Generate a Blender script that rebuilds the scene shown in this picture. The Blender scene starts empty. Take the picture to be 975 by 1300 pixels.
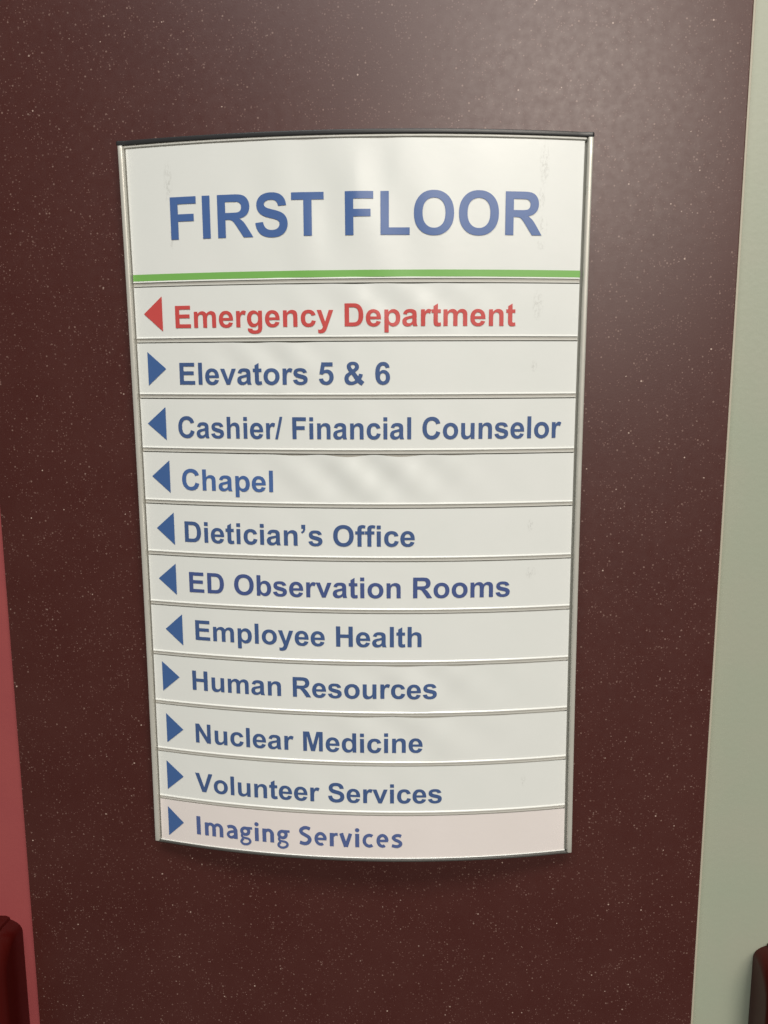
import bpy, bmesh, math, random
from mathutils import Vector, Matrix
from mathutils.geometry import tessellate_polygon

# ------------------------------------------------------------------ camera, light, exposure
scene = bpy.context.scene
U = 0.108                       # half width of the sign face in metres; all small sizes are given in this unit
Z0 = 1.50                       # height of the first divider of the sign above the floor
COL = scene.collection


def W(x, y, z):                 # sign unit -> world metres
    return Vector((x * U, y * U, Z0 + z * U))


cam_d = bpy.data.cameras.new("camera")
cam = bpy.data.objects.new("camera", cam_d)
COL.objects.link(cam)
cam_d.sensor_fit = 'HORIZONTAL'
cam_d.sensor_width = 36.0
cam_d.lens = 36.0 * 1102.92 / 975.0
cam_d.clip_start = 0.01
cam_d.clip_end = 60.0
R = ((0.9982648236509134, -0.05854833310736084, -0.006279693588090095),
     (0.05878054745077791, 0.9845026437523361, 0.1652252755665662),
     (-0.003491289532197512, -0.16530770440306283, 0.986235861121665))
cm = Matrix.Identity(4)
loc = W(0.369, -4.02471, -0.37357)
for i in range(3):
    cm[i][0] = R[i][0]
    cm[i][1] = R[i][2]
    cm[i][2] = -R[i][1]
    cm[i][3] = loc[i]
cam.matrix_world = cm
scene.camera = cam

world = bpy.data.worlds.new("World")
scene.world = world
world.use_nodes = True
bg = world.node_tree.nodes["Background"]
bg.inputs[0].default_value = (0.96, 1.0, 0.93, 1)
bg.inputs[1].default_value = 0.085

scene.view_settings.view_transform = 'Standard'
scene.view_settings.look = 'None'
scene.view_settings.gamma = 1.0
scene.view_settings.exposure = 0.0
scene.cycles.pixel_filter_width = 1.6


def area_light(name, x, y, z, sx, sy, power, color=(1.0, 0.985, 0.95), rot=(0, 0, 0), spread=180):
    d = bpy.data.lights.new(name, 'AREA')
    d.shape = 'RECTANGLE'
    d.size, d.size_y = sx, sy
    d.energy = power
    d.color = color
    d.spread = math.radians(spread)
    o = bpy.data.objects.new(name, d)
    o.location = (x, y, z)
    o.rotation_euler = rot
    COL.objects.link(o)
    return o


area_light("ceiling_lamp", 0.0, -1.30, 3.00, 1.6, 0.6, 37, (0.98, 1.0, 0.975))
area_light("ceiling_lamp", 1.25, -2.95, 2.80, 1.4, 0.9, 96, (1.0, 0.91, 0.80))
# unseen broad light, added opposite the wall: it is what shines in the laminate and in the plastic inserts
area_light("sheen_light", 1.45, -3.6, 2.72, 3.2, 1.35, 50, (1.0, 0.93, 0.84), (math.radians(90), 0, 0))


# ------------------------------------------------------------------ materials
def mat(name, color, rough=0.5, metal=0.0, coat=0.0, coat_rough=0.2, spec=0.5):
    m = bpy.data.materials.new(name)
    m.use_nodes = True
    b = m.node_tree.nodes["Principled BSDF"]
    b.inputs['Base Color'].default_value = (*color, 1)
    b.inputs['Roughness'].default_value = rough
    b.inputs['Metallic'].default_value = metal
    b.inputs['Coat Weight'].default_value = coat
    b.inputs['Coat Roughness'].default_value = coat_rough
    b.inputs['Specular IOR Level'].default_value = spec
    return m


class N:
    """tiny node helper"""
    def __init__(s, m):
        s.t = m.node_tree
        s.b = s.t.nodes["Principled BSDF"]

    def new(s, kind, **kw):
        n = s.t.nodes.new(kind)
        for k, v in kw.items():
            setattr(n, k, v)
        return n

    def link(s, a, b):
        s.t.links.new(a, b)

    def coord(s, scale=(1, 1, 1), loc=(0, 0, 0)):
        c = s.new('ShaderNodeTexCoord')
        mp = s.new('ShaderNodeMapping')
        mp.inputs['Scale'].default_value = scale
        mp.inputs['Location'].default_value = loc
        s.link(c.outputs['Object'], mp.inputs[0])
        return mp.outputs[0]

    def noise(s, vec, scale, detail=2, rough=0.5):
        n = s.new('ShaderNodeTexNoise')
        n.inputs['Scale'].default_value = scale
        n.inputs['Detail'].default_value = detail
        n.inputs['Roughness'].default_value = rough
        s.link(vec, n.inputs['Vector'])
        return n.outputs['Fac']

    def ramp(s, fac, p0, p1, v0=0.0, v1=1.0):
        n = s.new('ShaderNodeMapRange')
        n.inputs['From Min'].default_value = p0
        n.inputs['From Max'].default_value = p1
        n.inputs['To Min'].default_value = v0
        n.inputs['To Max'].default_value = v1
        s.link(fac, n.inputs[0])
        return n.outputs[0]

    def math(s, op, a, b):
        n = s.new('ShaderNodeMath', operation=op)
        for i, v in enumerate((a, b)):
            if isinstance(v, (int, float)):
                n.inputs[i].default_value = v
            else:
                s.link(v, n.inputs[i])
        return n.outputs[0]

    def mix(s, fac, a, b):
        n = s.new('ShaderNodeMix', data_type='RGBA')
        if isinstance(fac, (int, float)):
            n.inputs[0].default_value = fac
        else:
            s.link(fac, n.inputs[0])
        for i, v in ((6, a), (7, b)):
            if isinstance(v, tuple):
                n.inputs[i].default_value = (*v, 1)
            else:
                s.link(v, n.inputs[i])
        return n.outputs[2]

    def bump(s, h, strength, dist, prev=None):
        n = s.new('ShaderNodeBump')
        n.inputs['Strength'].default_value = strength
        n.inputs['Distance'].default_value = dist
        s.link(h, n.inputs['Height'])
        if prev is not None:
            s.link(prev, n.inputs['Normal'])
        return n.outputs[0]


# speckled maroon laminate
def make_laminate():
    m = mat("maroon_speckled_laminate", (0.05, 0.016, 0.013), 0.41, spec=0.68)
    n = N(m)
    v = n.coord((1, 0.02, 1))
    cloud = n.ramp(n.noise(v, 26, 3, 0.6), 0.35, 0.65)
    base = n.mix(cloud, (0.054, 0.0062, 0.0045), (0.062, 0.0110, 0.0085))
    fine = n.ramp(n.noise(v, 1900, 3, 0.7), 0.35, 0.7)
    base = n.mix(n.math('MULTIPLY', fine, 0.45), base, (0.092, 0.040, 0.031))
    # clusters: chips are denser in some places
    clump = n.ramp(n.noise(v, 75, 3, 0.6), 0.40, 0.66, 0.25, 1.0)

    def flecks(scale, keep, r, col, base, strength):
        vo = n.new('ShaderNodeTexVoronoi')
        vo.inputs['Scale'].default_value = scale
        n.link(v, vo.inputs['Vector'])
        sep = n.new('ShaderNodeSeparateColor')
        n.link(vo.outputs['Color'], sep.inputs[0])
        th = n.math('SUBTRACT', 1.0, n.math('MULTIPLY', clump, keep))
        on = n.math('GREATER_THAN', sep.outputs[0], th)
        size = n.math('ADD', n.math('MULTIPLY', sep.outputs[1], r * 0.7), r * 0.45)
        inside = n.math('LESS_THAN', vo.outputs['Distance'], size)
        fac = n.math('MULTIPLY', n.math('MULTIPLY', on, inside), n.ramp(sep.outputs[2], 0, 1, 0.25 * strength, strength))
        return n.mix(fac, base, col)

    base = flecks(950, 0.95, 0.27, (0.185, 0.095, 0.080), base, 0.85)
    base = flecks(640, 0.42, 0.25, (0.24, 0.145, 0.120), base, 0.85)
    base = flecks(400, 0.13, 0.145, (0.52, 0.38, 0.32), base, 1.0)
    n.link(base, n.b.inputs['Base Color'])
    rg = n.ramp(n.noise(v, 240, 3), 0.3, 0.7, 0.38, 0.44)
    n.link(rg, n.b.inputs['Roughness'])
    nb = n.bump(n.noise(v, 900, 2), 0.16, 0.0001)
    n.link(nb, n.b.inputs['Normal'])
    return m


def make_paint(name, c1, c2, seed, rough=0.42):
    m = mat(name, c1, rough)
    n = N(m)
    v = n.coord((1, 1, 1), (seed, 0, 0))
    vs = n.coord((1, 1, 0.07), (seed, 0, 0))
    cl = n.ramp(n.noise(v, 18, 3, 0.6), 0.3, 0.7)
    n.link(n.mix(cl, c1, c2), n.b.inputs['Base Color'])
    a = n.bump(n.noise(vs, 420, 3, 0.6), 0.24, 0.0003)
    b = n.bump(n.noise(v, 330, 3, 0.55), 0.26, 0.0003, a)
    n.link(b, n.b.inputs['Normal'])
    return m


def make_paper(name, c1, c2, rough, scuffs=()):
    m = mat(name, c1, 0.5, coat=0.9, coat_rough=rough, spec=0.25)
    n = N(m)
    v = n.coord()
    cl = n.ramp(n.noise(v, 32, 3, 0.6), 0.3, 0.7)
    base = n.mix(cl, c1, c2)
    if scuffs:
        c = n.new('ShaderNodeTexCoord')
        sep = n.new('ShaderNodeSeparateXYZ')
        n.link(c.outputs['Object'], sep.inputs[0])
        tot = None
        for (x, z, rx, rz) in scuffs:
            dx = n.math('DIVIDE', n.math('SUBTRACT', sep.outputs[0], x * U), rx * U)
            dz = n.math('DIVIDE', n.math('SUBTRACT', sep.outputs[2], z * U), rz * U)
            d = n.math('ADD', n.math('MULTIPLY', dx, dx), n.math('MULTIPLY', dz, dz))
            k = n.ramp(d, 0.0, 1.3, 1.0, 0.0)
            tot = k if tot is None else n.math('MAXIMUM', tot, k)
        tr = n.noise(n.coord((1, 1, 0.55)), 900, 4, 0.75)
        f = n.math('MULTIPLY', n.ramp(tr, 0.47, 0.60), tot)
        base = n.mix(n.math('MULTIPLY', f, 0.33), base, (0.30, 0.29, 0.26))
    n.link(base, n.b.inputs['Base Color'])
    b = n.bump(n.noise(v, 300, 2), 0.06, 0.0004)
    b2 = n.bump(n.noise(n.coord((1, 1, 0.35)), 22, 2), 0.10, 0.003, b)
    n.link(b2, n.b.inputs['Normal'])
    rg = n.ramp(n.noise(v, 55, 3), 0.3, 0.7, rough - 0.03, rough + 0.04)
    n.link(rg, n.b.inputs['Coat Roughness'])
    n.link(b2, n.b.inputs['Coat Normal'])
    return m


def make_metal(name, col, rough=0.38, metal=0.75):
    m = mat(name, col, rough, metal)
    n = N(m)
    v = n.coord((1, 1, 0.03))
    b = n.bump(n.noise(v, 2200, 2), 0.12, 0.00008)
    n.link(b, n.b.inputs['Normal'])
    n.link(n.ramp(n.noise(n.coord(), 90, 3), 0.3, 0.7, rough - 0.05, rough + 0.07), n.b.inputs['Roughness'])
    return m


SCUFFS = [(0.826, 0.475, 0.022, 0.095), (0.818, 0.335, 0.014, 0.05), (0.826, 0.222, 0.02, 0.04), (0.818, 0.14, 0.02, 0.02),
          (-0.806, 0.42, 0.02, 0.09), (-0.800, 0.19, 0.010, 0.05),
          (0.812, -0.112, 0.024, 0.062), (0.801, -0.375, 0.016, 0.026), (0.803, -1.09, 0.014, 0.03), (0.810, -1.31, 0.024, 0.03),
          (0.80, -2.33, 0.012, 0.03)]
M = {
    'laminate': make_laminate(),
    'sage': make_paint("sage_green_wall_paint", (0.342, 0.378, 0.290), (0.368, 0.376, 0.296), 3.0),
    'rose': make_paint("dusty_red_wall", (0.30, 0.062, 0.066), (0.33, 0.072, 0.070), 9.0),  # left wall, dusty red all over with a slight random tone
    'halo': mat("beige_halo", (0.46, 0.42, 0.33), 0.5),
    'paper': make_paper("white_insert", (0.755, 0.768, 0.738), (0.775, 0.782, 0.755), 0.22, SCUFFS),
    'pink_paper': make_paper("pinkish_white_insert", (0.780, 0.715, 0.690), (0.80, 0.735, 0.712), 0.20),
    'alu': make_metal("satin_aluminium", (0.62, 0.60, 0.54), 0.32, 0.3),
    'slot': make_metal("aluminium_divider", (0.66, 0.65, 0.60), 0.5, 0.1),
    'lip': mat("clear_white_lip", (0.80, 0.80, 0.76), 0.25, coat=0.4),
    'dark': mat("charcoal_plastic_cap", (0.030, 0.030, 0.032), 0.34),
    'endcap': make_metal("grey_end_cap", (0.085, 0.083, 0.076), 0.42, 0.1),
    'groove': mat("dark_groove", (0.34, 0.33, 0.29), 0.6),
    'blue': mat("blue_print", (0.066, 0.135, 0.345), 0.5, coat=0.9, coat_rough=0.22, spec=0.25),
    'navy': mat("dark_blue_print", (0.056, 0.104, 0.250), 0.5, coat=0.9, coat_rough=0.22, spec=0.25),
    'arrowblue': mat("arrow_blue_print", (0.055, 0.125, 0.32), 0.5, coat=0.9, coat_rough=0.22, spec=0.25),
    'violetblue': mat("violet_blue_print", (0.062, 0.095, 0.255), 0.5, coat=0.9, coat_rough=0.22, spec=0.25),
    'lightblue': mat("light_blue_print", (0.085, 0.125, 0.30), 0.5, coat=0.9, coat_rough=0.22, spec=0.25),
    'red': mat("red_print", (0.58, 0.075, 0.07), 0.5, coat=0.9, coat_rough=0.22, spec=0.25),
    'green': mat("green_print", (0.19, 0.45, 0.1), 0.5, coat=0.9, coat_rough=0.22, spec=0.25),
    'vinyl': mat("dark_red_vinyl", (0.055, 0.0035, 0.0026), 0.30, spec=0.2),
}


# ------------------------------------------------------------------ object helpers
def link_mesh(name, verts, faces, m, parent=None, smooth=False, label=None):
    me = bpy.data.meshes.new(name)
    me.from_pydata([tuple(v) for v in verts], [], faces)
    me.validate()
    me.materials.append(m)
    if smooth:
        me.polygons.foreach_set('use_smooth', [True] * len(me.polygons))
    o = bpy.data.objects.new(name, me)
    COL.objects.link(o)
    if parent:
        o.parent = parent
    if label:
        o['label'] = label
    return o


def fix_normals(o):
    bm = bmesh.new()
    bm.from_mesh(o.data)
    bmesh.ops.recalc_face_normals(bm, faces=bm.faces)
    bm.to_mesh(o.data)
    bm.free()


def add_bevel(o, w, seg=2):
    b = o.modifiers.new("bevel", 'BEVEL')
    b.width = w
    b.segments = seg
    b.limit_method = 'ANGLE'
    b.angle_limit = math.radians(35)
    for p in o.data.polygons:
        p.use_smooth = True


def box(name, x0, x1, y0, y1, z0, z1, m, parent=None, bevel=0.0, label=None):
    vs = [(x, y, z) for x in (x0, x1) for y in (y0, y1) for z in (z0, z1)]
    fs = [(0, 1, 3, 2), (4, 6, 7, 5), (0, 4, 5, 1), (2, 3, 7, 6), (0, 2, 6, 4), (1, 5, 7, 3)]
    o = link_mesh(name, vs, fs, m, parent, label=label)
    fix_normals(o)
    if bevel:
        add_bevel(o, bevel)
    return o


def empty(name, loc, label=None, cat=None, group=None):
    o = bpy.data.objects.new(name, None)
    o.empty_display_size = 0.05
    o.location = loc
    COL.objects.link(o)
    if label:
        o['label'] = label
    if cat:
        o['category'] = cat
    if group:
        o['group'] = group
    return o


# ------------------------------------------------------------------ walls (structure)
BL, BR = -1.730, 1.690           # left and right edge of the laminate panel
WY = 0.055                       # walls lie this far behind the panel face
wl = box("wall_left", W(-14, 0, 0).x, W(BL + 0.25, 0, 0).x, WY * U, WY * U + 0.1, 0.0, 2.75, M['rose'])
wl['kind'] = 'structure'
wr = box("wall_right", W(BL + 0.25, 0, 0).x, W(16, 0, 0).x, WY * U, WY * U + 0.1, 0.0, 2.75, M['sage'])
wr['kind'] = 'structure'

panel = empty("wall_panel", (0, 0, 0.10), "tall maroon speckled laminate wall panel behind the directory sign", "wall panel")
pb = box("laminate_sheet", W(BL, 0, 0).x, W(BR, 0, 0).x, 0.0, WY * U - 0.0002, 0.0, 2.45, M['laminate'], panel, 0.0006)
cb = box("halo_strip", W(BR + 0.001, 0, 0).x, W(BR + 0.013, 0, 0).x, 0.012 * U, WY * U - 0.0002, 0.0, 2.45, M['halo'], panel, 0.0003)  # added beige strip imitating the pale sharpening halo along the panel edge

# ------------------------------------------------------------------ sign geometry
E0, S = 0.06, 0.1203
BOW, SHEAR = 0.0081, -0.00358
ZT, ZB = 0.573, -2.710
SEP = [0.0, -0.2465, -0.4968, -0.742, -0.9855, -1.2312, -1.4755, -1.7245, -1.9750, -2.2220, -2.4742]


def hx(u, z):                    # u in -1..1 across the sign -> x
    t = (ZT - z) / (ZT - ZB)
    return u * (1 - BOW * 4 * t * (1 - t)) + SHEAR * z


WAVES = {  # row: (centre x, half width, amplitude, wave number, phase, bias to top edge)
    -1: (-0.02, 0.42, 0.0050, 21, 0.6, 0.0),
    0: (0.15, 0.40, 0.0050, 25, 0.2, 0.8),
    1: (-0.34, 0.26, 0.0062, 28, 0.9, 0.8),
    2: (0.05, 0.50, 0.0014, 22, 0.0, 0.6),
    3: (0.06, 0.40, 0.0092, 25, 1.2, 0.45),
    4: (-0.25, 0.35, 0.0012, 21, 2.2, 0.2),
    5: (0.2, 0.4, 0.0010, 23, 0.7, 0.4),
    6: (-0.1, 0.5, 0.0010, 19, 0.1, 0.4),
    7: (0.30, 0.34, 0.0066, 22, 1.9, 0.7),
    8: (0.22, 0.42, 0.0070, 18, 0.5, 0.7),
    9: (0.0, 0.5, 0.0013, 22, 0.5, 0.4),
    10: (-0.05, 0.4, 0.0008, 14, 1.0, 0.4),
}


def wave(row, x, z, z0, z1):
    c, w, a, k, ph, bias = WAVES[row]
    g = math.exp(-((x - c) / w) ** 2)
    t = (z - z1) / (z0 - z1)                       # 1 at the top edge
    e = math.sin(math.pi * min(max(t, 0), 1))
    slant = 0.16 * (t - 0.5)
    v = math.sin(k * (x + slant) + ph) * 0.78 + 0.22 * math.sin(k * 1.73 * (x - slant * 0.7) + 2.1 * ph)
    v2 = math.sin(k * 0.83 * (x - slant) + 1.3)
    return a * g * ((v * (1 - bias) + v * bias * t) * (0.35 + 0.65 * e) + 0.35 * v2 * (1 - t) * bias)


def surf(row, x, z, z0, z1, d=0.0):
    """point on the bowed front of an insert, in metres, relative to the sign origin"""
    w = wave(row, x, z, z0, z1) if row is not None else 0.0
    y = -(E0 + S * (1 - min(x * x, 1.12))) - d - w
    return Vector((x * U, y * U, z * U))


def surf_normal(row, x, z, z0, z1):
    h = 2e-4
    a = surf(row, x + h, z, z0, z1) - surf(row, x - h, z, z0, z1)
    b = surf(row, x, z + h, z0, z1) - surf(row, x, z - h, z0, z1)
    return a.cross(b).normalized()


def edge_wave(row, x):
    c, w, a, k, ph, bias = WAVES[row]
    return -abs(a) * (1.1 if row == 3 else 0.55) * math.exp(-((x - c) / (w * 0.9)) ** 2) * (0.5 + 0.5 * math.sin(k * 1.02 * x + ph + 1)) if a > 0.003 and row >= 0 else 0.0


sign = empty("directory_sign", (0, 0, Z0), "bowed white hospital directory sign headed FIRST FLOOR with blue and red lettering",
             "directory sign")


def sheet(name, row, z0, z1, m, parent, label=None, nx=150, nz=14):
    vs, fs, nrm = [], [], []
    for j in range(nz + 1):
        for i in range(nx + 1):
            u = -1 + 2 * i / nx
            z = z0 + (z1 - z0) * j / nz
            x = hx(u, z)
            if j == 0:
                z += edge_wave(row, x)
            vs.append(surf(row, x, z, z0, z1))
            nrm.append(surf_normal(row, x, z, z0, z1))
    for j in range(nz):
        for i in range(nx):
            a = j * (nx + 1) + i
            fs.append((a, a + nx + 1, a + nx + 2, a + 1))
    # turned-back edge gives the sheet its thickness
    n0 = len(vs)
    ring = [i for i in range(nx + 1)] + [(j) * (nx + 1) + nx for j in range(1, nz + 1)] + \
           [nz * (nx + 1) + i for i in range(nx - 1, -1, -1)] + [j * (nx + 1) for j in range(nz - 1, 0, -1)]
    for k in ring:
        vs.append(vs[k] + Vector((0, 0.005 * U, 0)))
    for k in range(len(ring)):
        k2 = (k + 1) % len(ring)
        fs.append((ring[k], ring[k2], n0 + k2, n0 + k))
    o = link_mesh(name, vs, fs, m, parent, smooth=False, label=label)
    me = o.data
    for p in me.polygons:
        p.use_smooth = p.index < nx * nz
    fn = [v.vector.copy() for v in me.corner_normals]
    for p in list(me.polygons)[:nx * nz]:
        for li in p.loop_indices:
            fn[li] = nrm[me.loops[li].vertex_index]
    me.normals_split_custom_set(fn)
    return o


def extrude_profile(name, prof, zc, m, parent, x0=-1.0, x1=1.0, nx=80, label=None, smooth=False, closed=False, wob=None):
    """sweep a (dz, d) profile along the bowed front at height zc"""
    vs, fs = [], []
    n = len(prof)
    for i in range(nx + 1):
        u = x0 + (x1 - x0) * i / nx
        for (dz, d) in prof:
            z = zc + dz
            vs.append(surf(None, hx(u, z), z, 0, 1, d))
    for i in range(nx):
        for k in range(n if closed else n - 1):
            k2 = (k + 1) % n
            fs.append((i * n + k, i * n + k2, (i + 1) * n + k2, (i + 1) * n + k))
    if closed:
        fs.append(tuple(range(n)))
        fs.append(tuple(nx * n + k for k in range(n)))
    o = link_mesh(name, vs, fs, m, parent, smooth=smooth, label=label)
    fix_normals(o)
    return o


# backing plate behind everything
vs, fs = [], []
nx = 60
for i in range(nx + 1):
    x = -1.0 + 2.0 * i / nx
    for z in (ZT, ZB):
        vs.append(surf(None, hx(x, z), z, 0, 1, -0.022))
        vs.append(Vector((hx(x, z) * U, -0.002 * U, z * U)))
for i in range(nx):
    a = i * 4
    b = a + 4
    fs += [(a, b, b + 2, a + 2), (a + 1, a + 3, b + 3, b + 1), (a, a + 1, b + 1, b), (a + 2, b + 2, b + 3, a + 3)]
fs += [(0, 2, 3, 1), (nx * 4, nx * 4 + 1, nx * 4 + 3, nx * 4 + 2)]
bk = link_mesh("back_plate", vs, fs, M['slot'], sign)
fix_normals(bk)


# side rails: rounded aluminium strips following the sign edge
def side_rail(s):
    k_ = 0.0 if s > 0 else -0.0055
    outer = [(1.0350, 0.060), (1.0350, 0.0), (1.0350, -0.015), (1.0338, -0.0205), (1.0305, -0.0232), (1.0225, -0.0240), (1.0150, -0.0232),
             (1.0118, -0.0200), (1.0105, -0.004), (1.0100, 0.030)]
    outer = [(u_ + k_, dy_) for (u_, dy_) in outer]
    vs, fs = [], []
    n = len(outer)
    nz = 40
    for j in range(nz + 1):
        z = 0.584 + (ZB - 0.0015 - 0.584) * j / nz
        for (u, dy) in outer:
            vs.append(Vector((hx(s * u, z) * U, (-E0 + dy) * U if dy < 0.05 else -0.001 * U, z * U)))
    for j in range(nz):
        for k in range(n):
            k2 = (k + 1) % n
            fs.append((j * n + k, j * n + k2, (j + 1) * n + k2, (j + 1) * n + k))
    fs.append(tuple(range(n)))
    fs.append(tuple(nz * n + k for k in range(n)))
    o = link_mesh("side_rail", vs, fs, M['alu'], sign)
    fix_normals(o)
    add_bevel(o, 0.0003)
    # dark channel between rail and inserts
    vs, fs = [], []
    for j in range(nz + 1):
        z = ZT + (ZB - ZT) * j / nz
        for (u, dy) in ((0.996, 0.010), (1.0105, 0.008)):
            vs.append(Vector((hx(s * u, z) * U, (-E0 + dy) * U, z * U)))
    for j in range(nz):
        a = 2 * j
        fs.append((a, a + 1, a + 3, a + 2))
    c = link_mesh("rail_channel", vs, fs, M['groove'], o)
    c.parent = o
    return o


side_rail(-1)
side_rail(1)


# top and bottom caps: D shaped plates from the wall to the bowed front
def cap(name, zt, zb, d, ux, m, corner, bev):
    vs, fs = [], []
    pts = []
    n = 72
    for i in range(n + 1):
        u = -1 + 2 * i / n
        x = u * (ux - corner)
        pts.append((x, -(E0 + S * (1 - min(x * x, 1.0))) - d))
    # rounded side corners
    yl = pts[0][1]
    left, right = [], []
    for k in range(5):
        a = math.pi / 2 * k / 5
        left.append((-ux + corner * (1 - math.sin(a)), yl + corner * (1 - math.cos(a))))
        right.append((ux - corner * (1 - math.sin(a)), yl + corner * (1 - math.cos(a))))
    full = [(-ux, -0.001)] + [(-ux, yl + corner)] + [(-ux + corner * (1 - math.cos(math.pi / 2 * k / 5)),
                                                         yl + corner * (1 - math.sin(math.pi / 2 * k / 5))) for k in range(1, 5)] + pts + \
           [(ux - corner * (1 - math.cos(math.pi / 2 * k / 5)), yl + corner * (1 - math.sin(math.pi / 2 * k / 5))) for k in range(4, 0, -1)] + \
           [(ux, yl + corner)] + [(ux, -0.001)]
    n = len(full)
    for z in (zt, zb):
        for (x, y) in full:
            vs.append(Vector(((x + SHEAR * z) * U, y * U, z * U)))
    for k in range(n):
        k2 = (k + 1) % n
        fs.append((k, k2, n + k2, n + k))
    fs.append(tuple(range(n)))
    fs.append(tuple(n + k for k in range(n)))
    o = link_mesh(name, vs, fs, m, sign)
    fix_normals(o)
    add_bevel(o, bev, 3)
    return o


cap("top_cap", 0.607, 0.588, 0.012, 1.040, M['dark'], 0.012, 0.0004)
cap("bottom_cap", ZB - 0.0020, ZB - 0.0155, 0.010, 1.0345, M['endcap'], 0.022, 0.0005)
extrude_profile("top_lip", [(0.0150, -0.02), (0.0150, 0.002), (0.0120, 0.006), (0.0060, 0.006), (0.0030, 0.002), (0.0000, -0.010), (0.0, -0.02)],
                ZT, M['slot'], sign, -1.008, 1.008, closed=True)
extrude_profile("bottom_lip", [(0.001, -0.02), (0.001, 0.0020), (-0.0005, 0.0035), (-0.0018, 0.0035), (-0.0018, -0.02)],
                ZB, M['lip'], sign, -1.004, 1.004, closed=True, smooth=False)

# dividers between the strips, each with a bright bead and a recessed face
for i, z in enumerate(SEP):
    dv = extrude_profile("divider", [(0.0, -0.021), (0.0, -0.0030), (-0.0155, -0.0042), (-0.0168, -0.008), (-0.0168, -0.021)], z,
                         M['slot'], sign, -1.0, 1.0, closed=True)
    extrude_profile("bead", [(0.0085, -0.004), (0.0080, 0.0004), (0.0030, 0.0042), (0.0008, 0.0042), (0.0002, -0.004)], z,
                    M['lip'], dv, -0.999, 0.999, closed=True)

# ------------------------------------------------------------------ lettering: bold grotesque outlines (2048 units per em)
G = {}
ADV = {}


def g(ch, adv, d):
    ADV[ch] = adv
    G[ch] = d


g(' ', 569, "")
g('F', 1251, "M150 0 L150 1466 L1155 1466 L1155 1218 L446 1218 L446 871 L1058 871 L1058 623 L446 623 L446 0Z")
g('E', 1366, "M149 0 L149 1466 L1236 1466 L1236 1218 L445 1218 L445 893 L1181 893 L1181 646 L445 646 L445 247 L1264 247 L1264 0Z")
g('I', 569, "M140 0 L140 1466 L436 1466 L436 0Z")
g('L', 1251, "M157 0 L157 1466 L453 1466 L453 247 L1189 247 L1189 0Z")
g('T', 1251, "M480 0 L480 1218 L776 1218 L776 0Z + M45 1218 L45 1466 L1210 1466 L1210 1218Z")
g('H', 1479, "M150 0 L150 1466 L446 1466 L446 889 L1026 889 L1026 1466 L1322 1466 L1322 0 L1026 0 L1026 641 L446 641 L446 0Z")
g('N', 1479, "M151 0 L151 1466 L439 1466 L1039 487 L1039 1466 L1314 1466 L1314 0 L1017 0 L426 956 L426 0Z")
g('M', 1706, "M145 0 L145 1466 L588 1466 L854 466 L1117 1466 L1561 1466 L1561 0 L1286 0 L1286 1154 L995 0 L710 0 L420 1154 L420 0Z")
g('V', 1366, "M523 0 L-1 1466 L320 1466 L691 381 L1050 1466 L1364 1466 L839 0Z")
g('D', 1479, "M148 1466 L689 1466 Q872 1466 968 1438 Q1097 1400 1189 1303 Q1281 1206 1329 1065.5 Q1377 925 1377 719 Q1377 538 1332 407 Q1277 247 1175 148 Q1098 73 967 31 Q869 0 705 0 L148 0Z M444 1218 L444 247 L665 247 Q789 247 844 261 Q916 279 963.5 322 Q1011 365 1041 463.5 Q1071 562 1071 732 Q1071 902 1041 993 Q1011 1084 957 1135 Q903 1186 820 1204 Q758 1218 577 1218Z")
g('O', 1593, "M88 724 Q88 948 155 1100 Q205 1212 291.5 1301 Q378 1390 481 1433 Q618 1491 797 1491 Q1121 1491 1315.5 1290 Q1510 1089 1510 731 Q1510 376 1317 175.5 Q1124 -25 801 -25 Q474 -25 281 174.5 Q88 374 88 724Z M393 734 Q393 485 508 356.5 Q623 228 800 228 Q977 228 1090.5 355.5 Q1204 483 1204 738 Q1204 990 1093.5 1114 Q983 1238 800 1238 Q617 1238 505 1112.5 Q393 987 393 734Z")
g('C', 1479, "M1087 539 L1374 448 Q1308 208 1154.5 91.5 Q1001 -25 765 -25 Q473 -25 285 174.5 Q97 374 97 720 Q97 1086 286 1288.5 Q475 1491 783 1491 Q1052 1491 1220 1332 Q1320 1238 1370 1062 L1077 992 Q1051 1106 968.5 1172 Q886 1238 768 1238 Q605 1238 503.5 1121 Q402 1004 402 742 Q402 464 502 346 Q602 228 762 228 Q880 228 965 303 Q1050 378 1087 539Z")
g('R', 1479, "M150 0 L150 1466 L773 1466 Q1008 1466 1114.5 1426.5 Q1221 1387 1285 1286 Q1349 1185 1349 1055 Q1349 890 1252 782.5 Q1155 675 962 647 Q1058 591 1120.5 524 Q1183 457 1289 286 L1468 0 L1114 0 L900 319 Q786 490 744 534.5 Q702 579 655 595.5 Q608 612 506 612 L446 612 L446 0Z M446 846 L665 846 Q878 846 931 864 Q984 882 1014 926 Q1044 970 1044 1036 Q1044 1110 1004.5 1155.5 Q965 1201 893 1213 Q857 1218 677 1218 L446 1218Z")
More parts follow.
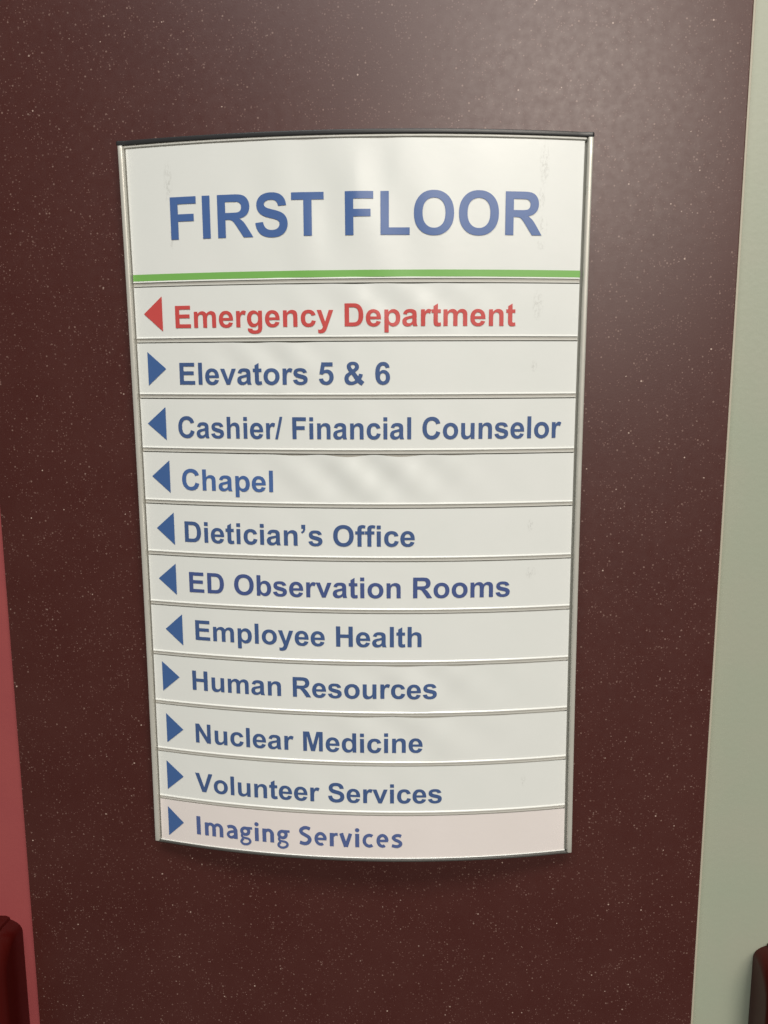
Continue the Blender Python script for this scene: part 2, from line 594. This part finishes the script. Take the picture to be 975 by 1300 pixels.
g('S', 1366, "M74 477 L362 505 Q388 360 467.5 292 Q547 224 682 224 Q825 224 897.5 284.5 Q970 345 970 426 Q970 478 939.5 514.5 Q909 551 833 578 Q781 596 596 642 Q358 701 262 787 Q127 908 127 1082 Q127 1194 190.5 1291.5 Q254 1389 373.5 1440 Q493 1491 662 1491 Q938 1491 1077.5 1370 Q1217 1249 1224 1047 L928 1034 Q909 1147 846.5 1196.5 Q784 1246 659 1246 Q530 1246 457 1193 Q410 1159 410 1102 Q410 1050 454 1013 Q510 966 726 915 Q942 864 1045.5 809.5 Q1149 755 1207.5 660.5 Q1266 566 1266 427 Q1266 301 1196 191 Q1126 81 998 27.5 Q870 -26 679 -26 Q401 -26 252 102.5 Q103 231 74 477Z")
g('/', 569, "M1 -25 L363 1491 L569 1491 L203 -25Z")
g("'", 569, "M136 1466 L417 1466 L417 1265 Q417 1143 396 1072.5 Q375 1002 316.5 946 Q258 890 168 858 L113 974 Q198 1002 234 1051 Q270 1100 272 1185 L136 1185Z")
g('5', 1139, "M91 377 L374 406 Q386 310 446 253.5 Q506 197 584 197 Q673 197 735 269.5 Q797 342 797 488 Q797 625 735.5 693.5 Q674 762 576 762 Q453 762 355 653 L125 686 L270 1456 L1021 1456 L1021 1190 L485 1190 L441 939 Q536 986 634 986 Q822 986 953 849.5 Q1084 713 1084 495 Q1084 313 979 171 Q836 -24 582 -24 Q379 -24 251 85 Q123 194 91 377Z")
g('6', 1139, "M1055 1103 L783 1073 Q773 1157 731 1197 Q689 1237 622 1237 Q533 1237 471.5 1157 Q410 1077 394 824 Q499 948 655 948 Q831 948 956.5 814 Q1082 680 1082 468 Q1082 243 950 107 Q818 -25 611 -25 Q389 -25 246 147.5 Q103 320 103 713 Q103 1116 252 1294 Q401 1472 639 1472 Q806 1472 915.5 1378.5 Q1025 1285 1055 1103Z M418 490 Q418 353 481 278.5 Q544 204 625 204 Q703 204 755 265 Q807 326 807 465 Q807 608 751 674.5 Q695 741 611 741 Q530 741 474 677.5 Q418 614 418 490Z")
g('&', 1479, "M1426 170 L1240 -67 Q1105 1 974 124 Q872 44 760 7 Q648 -30 522 -30 Q301 -30 190 96 Q100 199 100 389 Q100 540 174 640 Q240 730 430 826 Q345 926 302.5 1016 Q260 1106 260 1186 Q260 1318 371 1404.5 Q482 1491 677 1491 Q865 1491 970 1395 Q1076 1299 1076 1161 Q1076 1073 1024 994.5 Q972 916 813 818 L1015 551 Q1051 615 1077 717 L1329 659 Q1292 527 1264 462 Q1236 397 1205 354 Q1250 312 1321.5 250 Q1393 188 1426 170Z M661 987 L734 1043 Q816 1106 816 1168 Q816 1221 776.5 1258 Q737 1295 670 1295 Q604 1295 566.5 1264 Q529 1233 529 1191 Q529 1142 590 1071Z M585 655 Q475 598 425 535 Q375 472 375 398 Q375 306 434.5 248 Q494 190 592 190 Q659 190 715 217 Q771 244 823 294Z")
g('a', 1139, "M357 738 L108 783 Q150 936 253 1011 Q356 1086 559 1086 Q743 1086 833 1042.5 Q923 999 959.5 932 Q996 865 996 686 L993 354 Q993 215 1006.5 149 Q1020 83 1057 0 L775 0 Q764 28 748 83 Q741 108 738 116 Q666 46 584 11 Q502 -24 409 -24 Q245 -24 150.5 65 Q56 154 56 290 Q56 380 99 450.5 Q142 521 219.5 558.5 Q297 596 443 624 Q640 661 716 693 L716 721 Q716 802 676 836.5 Q636 871 525 871 Q450 871 408 841.5 Q366 812 357 738Z M716 511 Q662 493 545 468 Q428 443 392 419 Q337 380 337 320 Q337 261 381 218 Q425 175 493 175 Q569 175 638 225 Q689 263 705 318 Q716 354 716 455Z")
g('b', 1251, "M134 0 L134 1466 L415 1466 L415 938 Q545 1086 723 1086 Q917 1086 1044 945.5 Q1171 805 1171 542 Q1171 270 1041.5 123 Q912 -24 727 -24 Q636 -24 547.5 21.5 Q459 67 395 156 L395 0Z M413 554 Q413 389 465 310 Q538 198 659 198 Q752 198 817.5 277.5 Q883 357 883 528 Q883 710 817 790.5 Q751 871 648 871 Q547 871 480 792.5 Q413 714 413 554Z")
g('c', 1139, "M1076 748 L799 698 Q785 781 735.5 823 Q686 865 607 865 Q502 865 439.5 792.5 Q377 720 377 550 Q377 361 440.5 283 Q504 205 611 205 Q691 205 742 250.5 Q793 296 814 407 L1090 360 Q1047 170 925 73 Q803 -24 598 -24 Q365 -24 226.5 123 Q88 270 88 530 Q88 793 227 939.5 Q366 1086 603 1086 Q797 1086 911.5 1002.5 Q1026 919 1076 748Z")
g('d', 1251, "M1121 0 L860 0 L860 156 Q795 65 706.5 20.5 Q618 -24 528 -24 Q345 -24 214.5 123.5 Q84 271 84 535 Q84 805 211 945.5 Q338 1086 532 1086 Q710 1086 840 938 L840 1466 L1121 1466Z M371 554 Q371 384 418 308 Q486 198 608 198 Q705 198 773 280.5 Q841 363 841 527 Q841 710 775 790.5 Q709 871 606 871 Q506 871 438.5 791.5 Q371 712 371 554Z")
g('e', 1139, "M762 338 L1042 291 Q988 137 871.5 56.5 Q755 -24 580 -24 Q303 -24 170 157 Q65 302 65 523 Q65 787 203 936.5 Q341 1086 552 1086 Q789 1086 926 929.5 Q1063 773 1057 450 L353 450 Q356 325 421 255.5 Q486 186 583 186 Q649 186 694 222 Q739 258 762 338Z M778 622 Q775 744 715 807.5 Q655 871 569 871 Q477 871 417 804 Q357 737 358 622Z")
g('f', 682, "M24 1062 L180 1062 L180 1142 Q180 1276 208.5 1342 Q237 1408 313.5 1449.5 Q390 1491 507 1491 Q627 1491 742 1455 L704 1259 Q637 1275 575 1275 Q514 1275 487.5 1246.5 Q461 1218 461 1137 L461 1062 L671 1062 L671 841 L461 841 L461 0 L180 0 L180 841 L24 841Z")
g('g', 1251, "M121 -70 L442 -109 Q450 -165 479 -186 Q519 -216 605 -216 Q715 -216 770 -183 Q807 -161 826 -112 Q839 -77 839 17 L839 172 Q713 0 521 0 Q307 0 182 181 Q84 324 84 537 Q84 804 212.5 945 Q341 1086 532 1086 Q729 1086 857 913 L857 1062 L1120 1062 L1120 109 Q1120 -79 1089 -172 Q1058 -265 1002 -318 Q946 -371 852.5 -401 Q759 -431 616 -431 Q346 -431 233 -338.5 Q120 -246 120 -104 Q120 -90 121 -70Z M372 553 Q372 384 437.5 305.5 Q503 227 599 227 Q702 227 773 307.5 Q844 388 844 546 Q844 711 776 791 Q708 871 604 871 Q503 871 437.5 792.5 Q372 714 372 553Z")
g('h', 1251, "M412 1466 L412 927 Q548 1086 737 1086 Q834 1086 912 1050 Q990 1014 1029.5 958 Q1069 902 1083.5 834 Q1098 766 1098 623 L1098 0 L817 0 L817 561 Q817 728 801 773 Q785 818 744.5 844.5 Q704 871 643 871 Q573 871 518 837 Q463 803 437.5 734.5 Q412 666 412 532 L412 0 L131 0 L131 1466Z")
g('i', 569, "M147 1206 L147 1466 L428 1466 L428 1206Z + M147 0 L147 1062 L428 1062 L428 0Z")
g('l', 569, "M147 0 L147 1466 L428 1466 L428 0Z")
g('m', 1821, "M126 1062 L385 1062 L385 917 Q524 1086 716 1086 Q818 1086 893 1044 Q968 1002 1016 917 Q1086 1002 1167 1044 Q1248 1086 1340 1086 Q1457 1086 1538 1038.5 Q1619 991 1659 899 Q1688 831 1688 679 L1688 0 L1407 0 L1407 607 Q1407 765 1378 811 Q1339 871 1258 871 Q1199 871 1147 835 Q1095 799 1072 729.5 Q1049 660 1049 510 L1049 0 L768 0 L768 582 Q768 737 753 782 Q738 827 706.5 849 Q675 871 621 871 Q556 871 504 836 Q452 801 429.5 735 Q407 669 407 516 L407 0 L126 0Z")
g('n', 1251, "M1113 0 L832 0 L832 542 Q832 714 814 764.5 Q796 815 755.5 843 Q715 871 658 871 Q585 871 527 831 Q469 791 447.5 725 Q426 659 426 481 L426 0 L145 0 L145 1062 L406 1062 L406 906 Q545 1086 756 1086 Q849 1086 926 1052.5 Q1003 1019 1042.5 967 Q1082 915 1097.5 849 Q1113 783 1113 660Z")
g('o', 1251, "M82 546 Q82 686 151 817 Q220 948 346.5 1017 Q473 1086 629 1086 Q870 1086 1024 929.5 Q1178 773 1178 534 Q1178 293 1022.5 134.5 Q867 -24 631 -24 Q485 -24 352.5 42 Q220 108 151 235.5 Q82 363 82 546Z M370 531 Q370 373 445 289 Q520 205 630 205 Q740 205 814.5 289 Q889 373 889 533 Q889 689 814.5 773 Q740 857 630 857 Q520 857 445 773 Q370 689 370 531Z")
g('p', 1251, "M139 1062 L401 1062 L401 906 Q452 986 539 1036 Q626 1086 732 1086 Q917 1086 1046 941 Q1175 796 1175 537 Q1175 271 1045 123.5 Q915 -24 730 -24 Q642 -24 570.5 11 Q499 46 420 131 L420 -404 L139 -404Z M417 549 Q417 370 488 284.5 Q559 199 661 199 Q759 199 824 277.5 Q889 356 889 535 Q889 702 822 783 Q755 864 656 864 Q553 864 485 784.5 Q417 705 417 549Z")
g('r', 797, "M416 0 L135 0 L135 1062 L396 1062 L396 911 Q463 1018 516.5 1052 Q570 1086 638 1086 Q734 1086 823 1033 L736 788 Q665 834 604 834 Q545 834 504 801.5 Q463 769 439.5 684 Q416 599 416 328Z")
g('s', 1139, "M48 303 L330 346 Q348 264 403 221.5 Q458 179 557 179 Q666 179 721 219 Q758 247 758 294 Q758 326 738 347 Q717 367 644 384 Q304 459 213 521 Q87 607 87 760 Q87 898 196 992 Q305 1086 534 1086 Q752 1086 858 1015 Q964 944 1004 805 L739 756 Q722 818 674.5 851 Q627 884 539 884 Q428 884 380 853 Q348 831 348 796 Q348 766 376 745 Q414 717 638.5 666 Q863 615 952 541 Q1040 466 1040 332 Q1040 186 918 81 Q796 -24 557 -24 Q340 -24 213.5 64 Q87 152 48 303Z")
g('t', 682, "M634 1062 L634 838 L442 838 L442 410 Q442 280 447.5 258.5 Q453 237 472.5 223 Q492 209 520 209 Q559 209 633 236 L657 18 Q559 -24 435 -24 Q359 -24 298 1.5 Q237 27 208.5 67.5 Q180 108 169 177 Q160 226 160 375 L160 838 L31 838 L31 1062 L160 1062 L160 1273 L442 1437 L442 1062Z")
g('u', 1251, "M846 0 L846 159 Q788 74 693.5 25 Q599 -24 494 -24 Q387 -24 302 23 Q217 70 179 155 Q141 240 141 390 L141 1062 L422 1062 L422 574 Q422 350 437.5 299.5 Q453 249 494 219.5 Q535 190 598 190 Q670 190 727 229.5 Q784 269 805 327.5 Q826 386 826 614 L826 1062 L1107 1062 L1107 0Z")
g('v', 1139, "M440 0 L12 1062 L307 1062 L507 520 L565 339 Q588 408 594 430 Q608 475 624 520 L826 1062 L1115 1062 L693 0Z")
g('y', 1139, "M14 1062 L313 1062 L567 308 L815 1062 L1106 1062 L731 40 L664 -145 Q627 -238 593.5 -287 Q560 -336 516.5 -366.5 Q473 -397 409.5 -414 Q346 -431 266 -431 Q185 -431 107 -414 L82 -194 Q148 -207 201 -207 Q299 -207 346 -149.5 Q393 -92 418 -3Z")


def parse(d):
    """-> list of shapes, each a list of closed contours (outer first)"""
    shapes = []
    for sh in d.split('+'):
        cont, cur = [], None
        for part in sh.replace('Z', ' Z ').replace('M', ' M ').replace('L', ' L ').replace('Q', ' Q ').split():
            if part in 'MLQZ':
                cmd = part
                args = []
                if cmd == 'Z' and cur:
                    if (Vector(cur[0]) - Vector(cur[-1])).length < 1e-3:
                        cur.pop()
                    cont.append([(x + 0.5 * math.sin(7.1 * x + 3.3 * y + k), y + 0.5 * math.sin(5.7 * y + 2.9 * x + 2 * k)) for k, (x, y) in enumerate(cur)])
                    cur = None
                continue
            args.append(float(part))
            if cmd in 'ML' and len(args) == 2:
                if cmd == 'M':
                    cur = []
                cur.append(tuple(args))
                args = []
            elif cmd == 'Q' and len(args) == 4:
                x0, y0 = cur[-1]
                x1, y1, x2, y2 = args
                for k in range(1, 6):
                    t = k / 5
                    cur.append(((1 - t) ** 2 * x0 + 2 * t * (1 - t) * x1 + t * t * x2, (1 - t) ** 2 * y0 + 2 * t * (1 - t) * y1 + t * t * y2))
                args = []
        if cont:
            shapes.append(cont)
    return shapes


def print_mesh(name, tris2d, row, z0, z1, m, parent, d=0.0026):
    """lay flat (x, z) triangles onto the bowed, slightly wavy insert"""
    bm = bmesh.new()
    for (poly, dd) in tris2d:
        vv = [bm.verts.new((x, z, dd)) for (x, z) in poly]
        try:
            bm.faces.new(vv)
        except ValueError:
            pass
    bmesh.ops.remove_doubles(bm, verts=bm.verts, dist=1e-6)
    for ax, step in ((0, 0.02), (1, 0.04)):
        lo = min(v.co[ax] for v in bm.verts)
        hi = max(v.co[ax] for v in bm.verts)
        k = math.ceil(lo / step)
        while k * step < hi:
            co = Vector((0, 0, 0))
            co[ax] = k * step
            no = Vector((0, 0, 0))
            no[ax] = 1
            bmesh.ops.bisect_plane(bm, geom=bm.verts[:] + bm.edges[:] + bm.faces[:], dist=1e-7, plane_co=co, plane_no=no)
            k += 1
    bm.verts.index_update()
    nrm = [surf_normal(row, v.co.x, v.co.y, z0, z1) for v in bm.verts]
    for v in bm.verts:
        v.co = surf(row, v.co.x, v.co.y, z0, z1, d + v.co.z)
    bm.normal_update()
    for f in bm.faces:
        if f.normal.y > 0:
            f.normal_flip()
    me = bpy.data.meshes.new(name)
    bm.to_mesh(me)
    bm.free()
    me.materials.append(m)
    me.polygons.foreach_set('use_smooth', [True] * len(me.polygons))
    me.normals_split_custom_set_from_vertices(nrm)
    o = bpy.data.objects.new(name, me)
    COL.objects.link(o)
    o.parent = parent
    return o


def text_polys(text, x_left, x_right, base, cap_h):
    sy = cap_h / 1466.0
    pen, items = 0, []
    for ch in text:
        items.append((ch, pen))
        pen += ADV[ch]
    ext0 = ext1 = None
    geo = []
    for ch, px in items:
        for cont in parse(G[ch]):
            cont = [[(x + px, y) for (x, y) in c] for c in cont]
            xs = [x for c in cont for (x, y) in c]
            ext0 = min(xs) if ext0 is None else min(ext0, min(xs))
            ext1 = max(xs) if ext1 is None else max(ext1, max(xs))
            geo.append(cont)
    sx = (x_right - x_left) / (ext1 - ext0)
    out = []
    for cont in geo:
        flat = [p for c in cont for p in c]
        tris = tessellate_polygon([[Vector((x, y, 0)) for (x, y) in c] for c in cont])
        for t in tris:
            out.append(([((flat[k][0] - ext0) * sx + x_left, flat[k][1] * sy + base) for k in t], 0.0))
    return out, sx / sy


# second, humanist face of the lowest strip, drawn as pen strokes (cap height = 1)
def arc(cx, cy, rx, ry, a0, a1, n=16):
    return [(cx + rx * math.cos(math.radians(a0 + (a1 - a0) * k / n)), cy + ry * math.sin(math.radians(a0 + (a1 - a0) * k / n))) for k in range(n + 1)]


def smooth_path(pts, n=6):
    out = []
    P = [pts[0]] + list(pts) + [pts[-1]]
    for i in range(1, len(P) - 2):
        for k in range(n):
            t = k / n
            q = []
            for a in (0, 1):
                p0, p1, p2, p3 = P[i - 1][a], P[i][a], P[i + 1][a], P[i + 2][a]
                q.append(0.5 * (2 * p1 + (p2 - p0) * t + (2 * p0 - 5 * p1 + 4 * p2 - p3) * t * t + (3 * p1 - p0 - 3 * p2 + p3) * t ** 3))
            out.append(tuple(q))
    out.append(pts[-1])
    return out


def hum(ch, w):
    """list of (stroke points, width start, width end) in a box w wide"""
    T, H = 0.185, 0.155
    if ch == 'I':
        return [([(0.1, 0), (0.1, 1)], 0.2, 0.2)]
    if ch == 'i':
        return [([(0.095, 0), (0.095, 0.72)], 0.185, 0.185), (arc(0.095, 0.915, 0.055, 0.055, 0, 360, 20), 0.11, 0.11)]
    if ch in 'mn':
        a = T / 2
        if ch == 'n':
            xs = [a, w - a]
        else:
            xs = [a, w / 2, w - a]
        st = [([(xs[0], 0), (xs[0], 0.715)], T, T)]
        for x0, x1 in zip(xs, xs[1:]):
            r = (x1 - x0) / 2
            st.append((arc(x0 + r + 0.01, 0.44, r - 0.01, 0.215, 172, 0) + [(x1, 0)], H * 0.8, T))
        return st
    if ch == 'a':
        return [(smooth_path([(0.07, 0.60), (0.18, 0.645), (0.30, 0.65), (0.42, 0.60), (w - 0.09, 0.46)]) + [(w - 0.09, 0.0)], H, T),
                (smooth_path([(w - 0.08, 0.40), (0.33, 0.385), (0.16, 0.33), (0.085, 0.21), (0.15, 0.095), (0.27, 0.065), (0.39, 0.12), (w - 0.09, 0.22)]), H * 0.85, H * 0.9)]
    if ch == 'g':
        return [(arc(0.28, 0.475, 0.185, 0.175, 0, 360, 28), H, H),
                ([(0.36, 0.645), (w, 0.665)], H * 0.95, H * 0.75),
                (smooth_path([(0.17, 0.34), (0.10, 0.25), (0.14, 0.145), (0.30, 0.105), (0.45, 0.075), (0.53, -0.03), (0.48, -0.15), (0.33, -0.225), (0.17, -0.215), (0.075, -0.13), (0.09, -0.03), (0.18, 0.06)]), H * 0.7, H * 0.8)]
    if ch == 'S':
        return [(smooth_path([(w - 0.07, 0.865), (0.40, 0.925), (0.24, 0.90), (0.11, 0.78), (0.16, 0.63), (0.33, 0.53), (0.50, 0.42), (0.545, 0.27), (0.45, 0.12), (0.28, 0.07), (0.05, 0.125)]), T * 0.9, T * 0.95)]
    if ch == 's':
        return [(smooth_path([(w - 0.07, 0.615), (0.36, 0.655), (0.20, 0.63), (0.11, 0.53), (0.20, 0.42), (0.37, 0.34), (0.47, 0.23), (0.42, 0.11), (0.25, 0.065), (0.04, 0.115)]), H, H)]
    if ch == 'e':
        return [(arc(w / 2, 0.365, w / 2 - 0.085, 0.29, 0, 302, 26), T * 0.85, H * 0.95), ([(0.10, 0.365), (w - 0.02, 0.365)], 0.125, 0.125)]
    if ch == 'c':
        return [(arc(0.345, 0.365, 0.255, 0.29, 55, 305, 24), H, H)]
    if ch == 'r':
        return [([(T / 2, 0), (T / 2, 0.715)], T, T), (smooth_path([(T / 2, 0.36), (0.13, 0.52), (0.24, 0.63), (w, 0.655)]), H * 0.8, H * 0.95)]
    if ch == 'v':
        return [([(0.09, 0.72), (w / 2 - 0.005, 0.0)], T, T * 0.95), ([(w - 0.09, 0.72), (w / 2 + 0.005, 0.0)], T * 0.85, T * 0.95)]
    return []


def ribbon(pts, w0, w1, x0, base, sx, sz, depth):
    n = len(pts)
    Ls, Rs = [], []
    for i, (x, y) in enumerate(pts):
        a = pts[max(i - 1, 0)]
        b = pts[min(i + 1, n - 1)]
        tx, ty = b[0] - a[0], b[1] - a[1]
        if pts[0] == pts[-1] or abs(pts[0][0] - pts[-1][0]) + abs(pts[0][1] - pts[-1][1]) < 1e-6:
            a = pts[i - 1] if i > 0 else pts[n - 2]
            b = pts[i + 1] if i < n - 1 else pts[1]
            tx, ty = b[0] - a[0], b[1] - a[1]
        l = math.hypot(tx, ty) or 1
        w = (w0 + (w1 - w0) * i / (n - 1)) / 2
        nx_, ny_ = -ty / l * w, tx / l * w
        Ls.append((x0 + (x + nx_) * sx, base + (y + ny_) * sz))
        Rs.append((x0 + (x - nx_) * sx, base + (y - ny_) * sz))
    return [([Ls[i], Rs[i], Rs[i + 1], Ls[i + 1]], depth) for i in range(n - 1)]


def humanist_polys(base, cap_h):
    boxes = [('I', -0.7966, -0.774), ('m', -0.7536, -0.6591), ('a', -0.6424, -0.586), ('g', -0.5728, -0.5104), ('i', -0.4967, -0.4778), ('n', -0.4583, -0.4014), ('g', -0.3859, -0.3231), ('S', -0.2778, -0.2163), ('e', -0.2018, -0.1413), ('r', -0.1262, -0.088), ('v', -0.0798, -0.0173), ('i', -0.003, 0.0151), ('c', 0.0313, 0.0842), ('e', 0.0985, 0.1568), ('s', 0.1692, 0.2238)]
    out = []
    for ch, a, b in boxes:
        w = (b - a) / cap_h
        x0 = a
        for k, (pts, w0, w1) in enumerate(hum(ch, w)):
            w0, w1 = (w0, w1) if (ch == 'i' and k) else (w0 * 1.07, w1 * 1.07)
            out += ribbon(pts, w0, w1, x0, base, cap_h, cap_h, k * 0.00012)
    return out


# ------------------------------------------------------------------ header panel
hdr = sheet("header_panel", -1, ZT, 0.0046, M['paper'], sign, "tall white header insert with FIRST FLOOR above a green stripe", nz=36)
tp, ratio = text_polys("FIRST FLOOR", -0.8000, 0.8201, 0.1805, 0.1790)
print_mesh("lettering", tp, -1, ZT, 0.0046, M['blue'], hdr)
nseg = 60
stripe = []
for i in range(nseg):
    xa, xb = -0.9955 + 1.991 * i / nseg, -0.9955 + 1.991 * (i + 1) / nseg
    stripe.append(([(xa, 0.0362), (xa, 0.0072), (xb, 0.0072), (xb, 0.0362)], 0.0))
print_mesh("green_stripe", stripe, -1, ZT, 0.0046, M['green'], hdr, 0.0022)

# ------------------------------------------------------------------ name strips
ROWS = [  # text, x left, x right, baseline, arrow direction, arrow tip (x, z), arrow back x, back top z, back bottom z, print
    ("Emergency Department", -0.7970, 0.7148, -0.2011, 'L', (-0.9497, -0.1370), -0.8592, -0.0609, -0.2151, 'red', 'red'),
    ("Elevators 5 & 6", -0.7875, 0.1690, -0.4516, 'R', (-0.8522, -0.3809), -0.9421, -0.3050, -0.4565, 'navy', 'arrowblue'),
    ("Cashier/ Financial Counselor", -0.8049, 0.9321, -0.6922, 'L', (-0.9568, -0.6298), -0.8649, -0.5534, -0.7048, 'navy', 'arrowblue'),
    ("Chapel", -0.7972, -0.3625, -0.9330, 'L', (-0.9472, -0.8740), -0.8571, -0.7978, -0.9493, 'blue', 'arrowblue'),
    ("Dietician's Office", -0.7950, 0.2789, -1.1780, 'L', (-0.9359, -1.1188), -0.8468, -1.0417, -1.1961, 'navy', 'arrowblue'),
    ("ED Observation Rooms", -0.7827, 0.7146, -1.4190, 'L', (-0.9385, -1.3617), -0.8483, -1.2859, -1.4374, 'violetblue', 'arrowblue'),
    ("Employee Health", -0.7620, 0.3112, -1.6518, 'L', (-0.9147, -1.6090), -0.8270, -1.5312, -1.6850, 'navy', 'arrowblue'),
    ("Human Resources", -0.7875, 0.3833, -1.9031, 'R', (-0.8536, -1.8464), -0.9431, -1.7729, -1.9234, 'navy', 'arrowblue'),
    ("Nuclear Medicine", -0.7821, 0.3180, -2.1708, 'R', (-0.8459, -2.1130), -0.9342, -2.0366, -2.1883, 'navy', 'arrowblue'),
    ("Volunteer Services", -0.7942, 0.4100, -2.4262, 'R', (-0.8552, -2.3580), -0.9437, -2.2835, -2.4356, 'navy', 'arrowblue'),
    ("Imaging Services", -0.7962, 0.2234, -2.6550, 'R', (-0.8649, -2.6040), -0.9484, -2.5267, -2.6830, 'lightblue', 'arrowblue'),
]
for i, (txt, xl, xr, base, side, tip, bx, bt, bb, pm, am) in enumerate(ROWS):
    z0 = SEP[i] - 0.0205
    z1 = SEP[i + 1] + 0.0052 if i < 10 else ZB + 0.0012
    last = i == 10
    st = sheet("name_strip", i, z0, z1, M['pink_paper'] if last else M['paper'], sign,
               ("pinkish white strip reading " if last else "white strip reading ") + txt)
    if last:
        polys = humanist_polys(base, 0.0970)
    else:
        polys, ratio = text_polys(txt, xl, xr, base, 0.0972)
        print(txt, "x/y scale", round(ratio, 3))
    print_mesh("lettering", polys, i, z0, z1, M[pm], st)
    bt_, bb_ = bt, bb
    print_mesh("arrow", [([tip, (bx, bt_), (bx, bb_)] if side == 'L' else [tip, (bx, bb_), (bx, bt_)], 0.0)], i, z0, z1, M[am], st)


# ------------------------------------------------------------------ dark red bumper rails on the walls beside the panel
def bumper_rail(name, xe, s, label):
    """profile swept along x; s = -1 runs to the left of xe, +1 to the right"""
    prof = [(WY, -3.250), (-0.03, -3.240), (-0.09, -3.245), (-0.14, -3.263), (-0.18, -3.297), (-0.205, -3.345), (-0.215, -3.415),
            (-0.215, -4.20), (-0.20, -4.30), (-0.16, -4.37), (-0.09, -4.42), (WY, -4.43)]

    def ring(x, q):                # q rounds the end off: the top drops and the front draws back
        out = []
        for (y, z) in prof:
            z2 = z - q * max(0.0, (z + 3.9) / 0.7) if z > -3.9 else z + q * 0.8
            y2 = y if y > 0.05 else y + q * 0.9 * min(1.0, (WY - y) / 0.2)
            out.append(Vector((x * U, y2 * U, Z0 + z2 * U)))
        return out
    root = empty(name, (xe * U, 0, Z0 - 4.46 * U), label, "bumper rail", "dark red bumper rails ending beside the maroon panel")

    def sweep(nm, stations, m):
        vs, fs = [], []
        n = len(prof)
        for (x, k) in stations:
            vs += [v - Vector(root.location) for v in ring(x, k)]
        for a in range(len(stations) - 1):
            for k in range(n):
                k2 = (k + 1) % n
                fs.append((a * n + k, a * n + k2, (a + 1) * n + k2, (a + 1) * n + k))
        fs.append(tuple(range(n)))
        fs.append(tuple((len(stations) - 1) * n + k for k in range(n)))
        o = link_mesh(nm, vs, fs, m, root, smooth=True)
        fix_normals(o)
        e = o.modifiers.new("edge", 'EDGE_SPLIT')
        e.split_angle = math.radians(40)
        return o
    sweep("end_cap", [(xe, 0.090), (xe + s * 0.003, 0.074), (xe + s * 0.012, 0.056), (xe + s * 0.026, 0.042), (xe + s * 0.045, 0.030), (xe + s * 0.062, 0.022)], M['vinyl'])
    sweep("rail_cover", [(xe + s * 0.0635, 0.018), (xe + s * 0.067, 0.008), (xe + s * 0.085, 0.0), (xe + s * 6.5, 0.0)], M['vinyl'])
    return root


bumper_rail("bumper_rail", -1.812, -1, "dark red vinyl bumper rail ending on the dusty red wall at bottom left")
bumper_rail("bumper_rail", 1.995, 1, "dark red vinyl bumper rail ending on the sage green wall at bottom right")
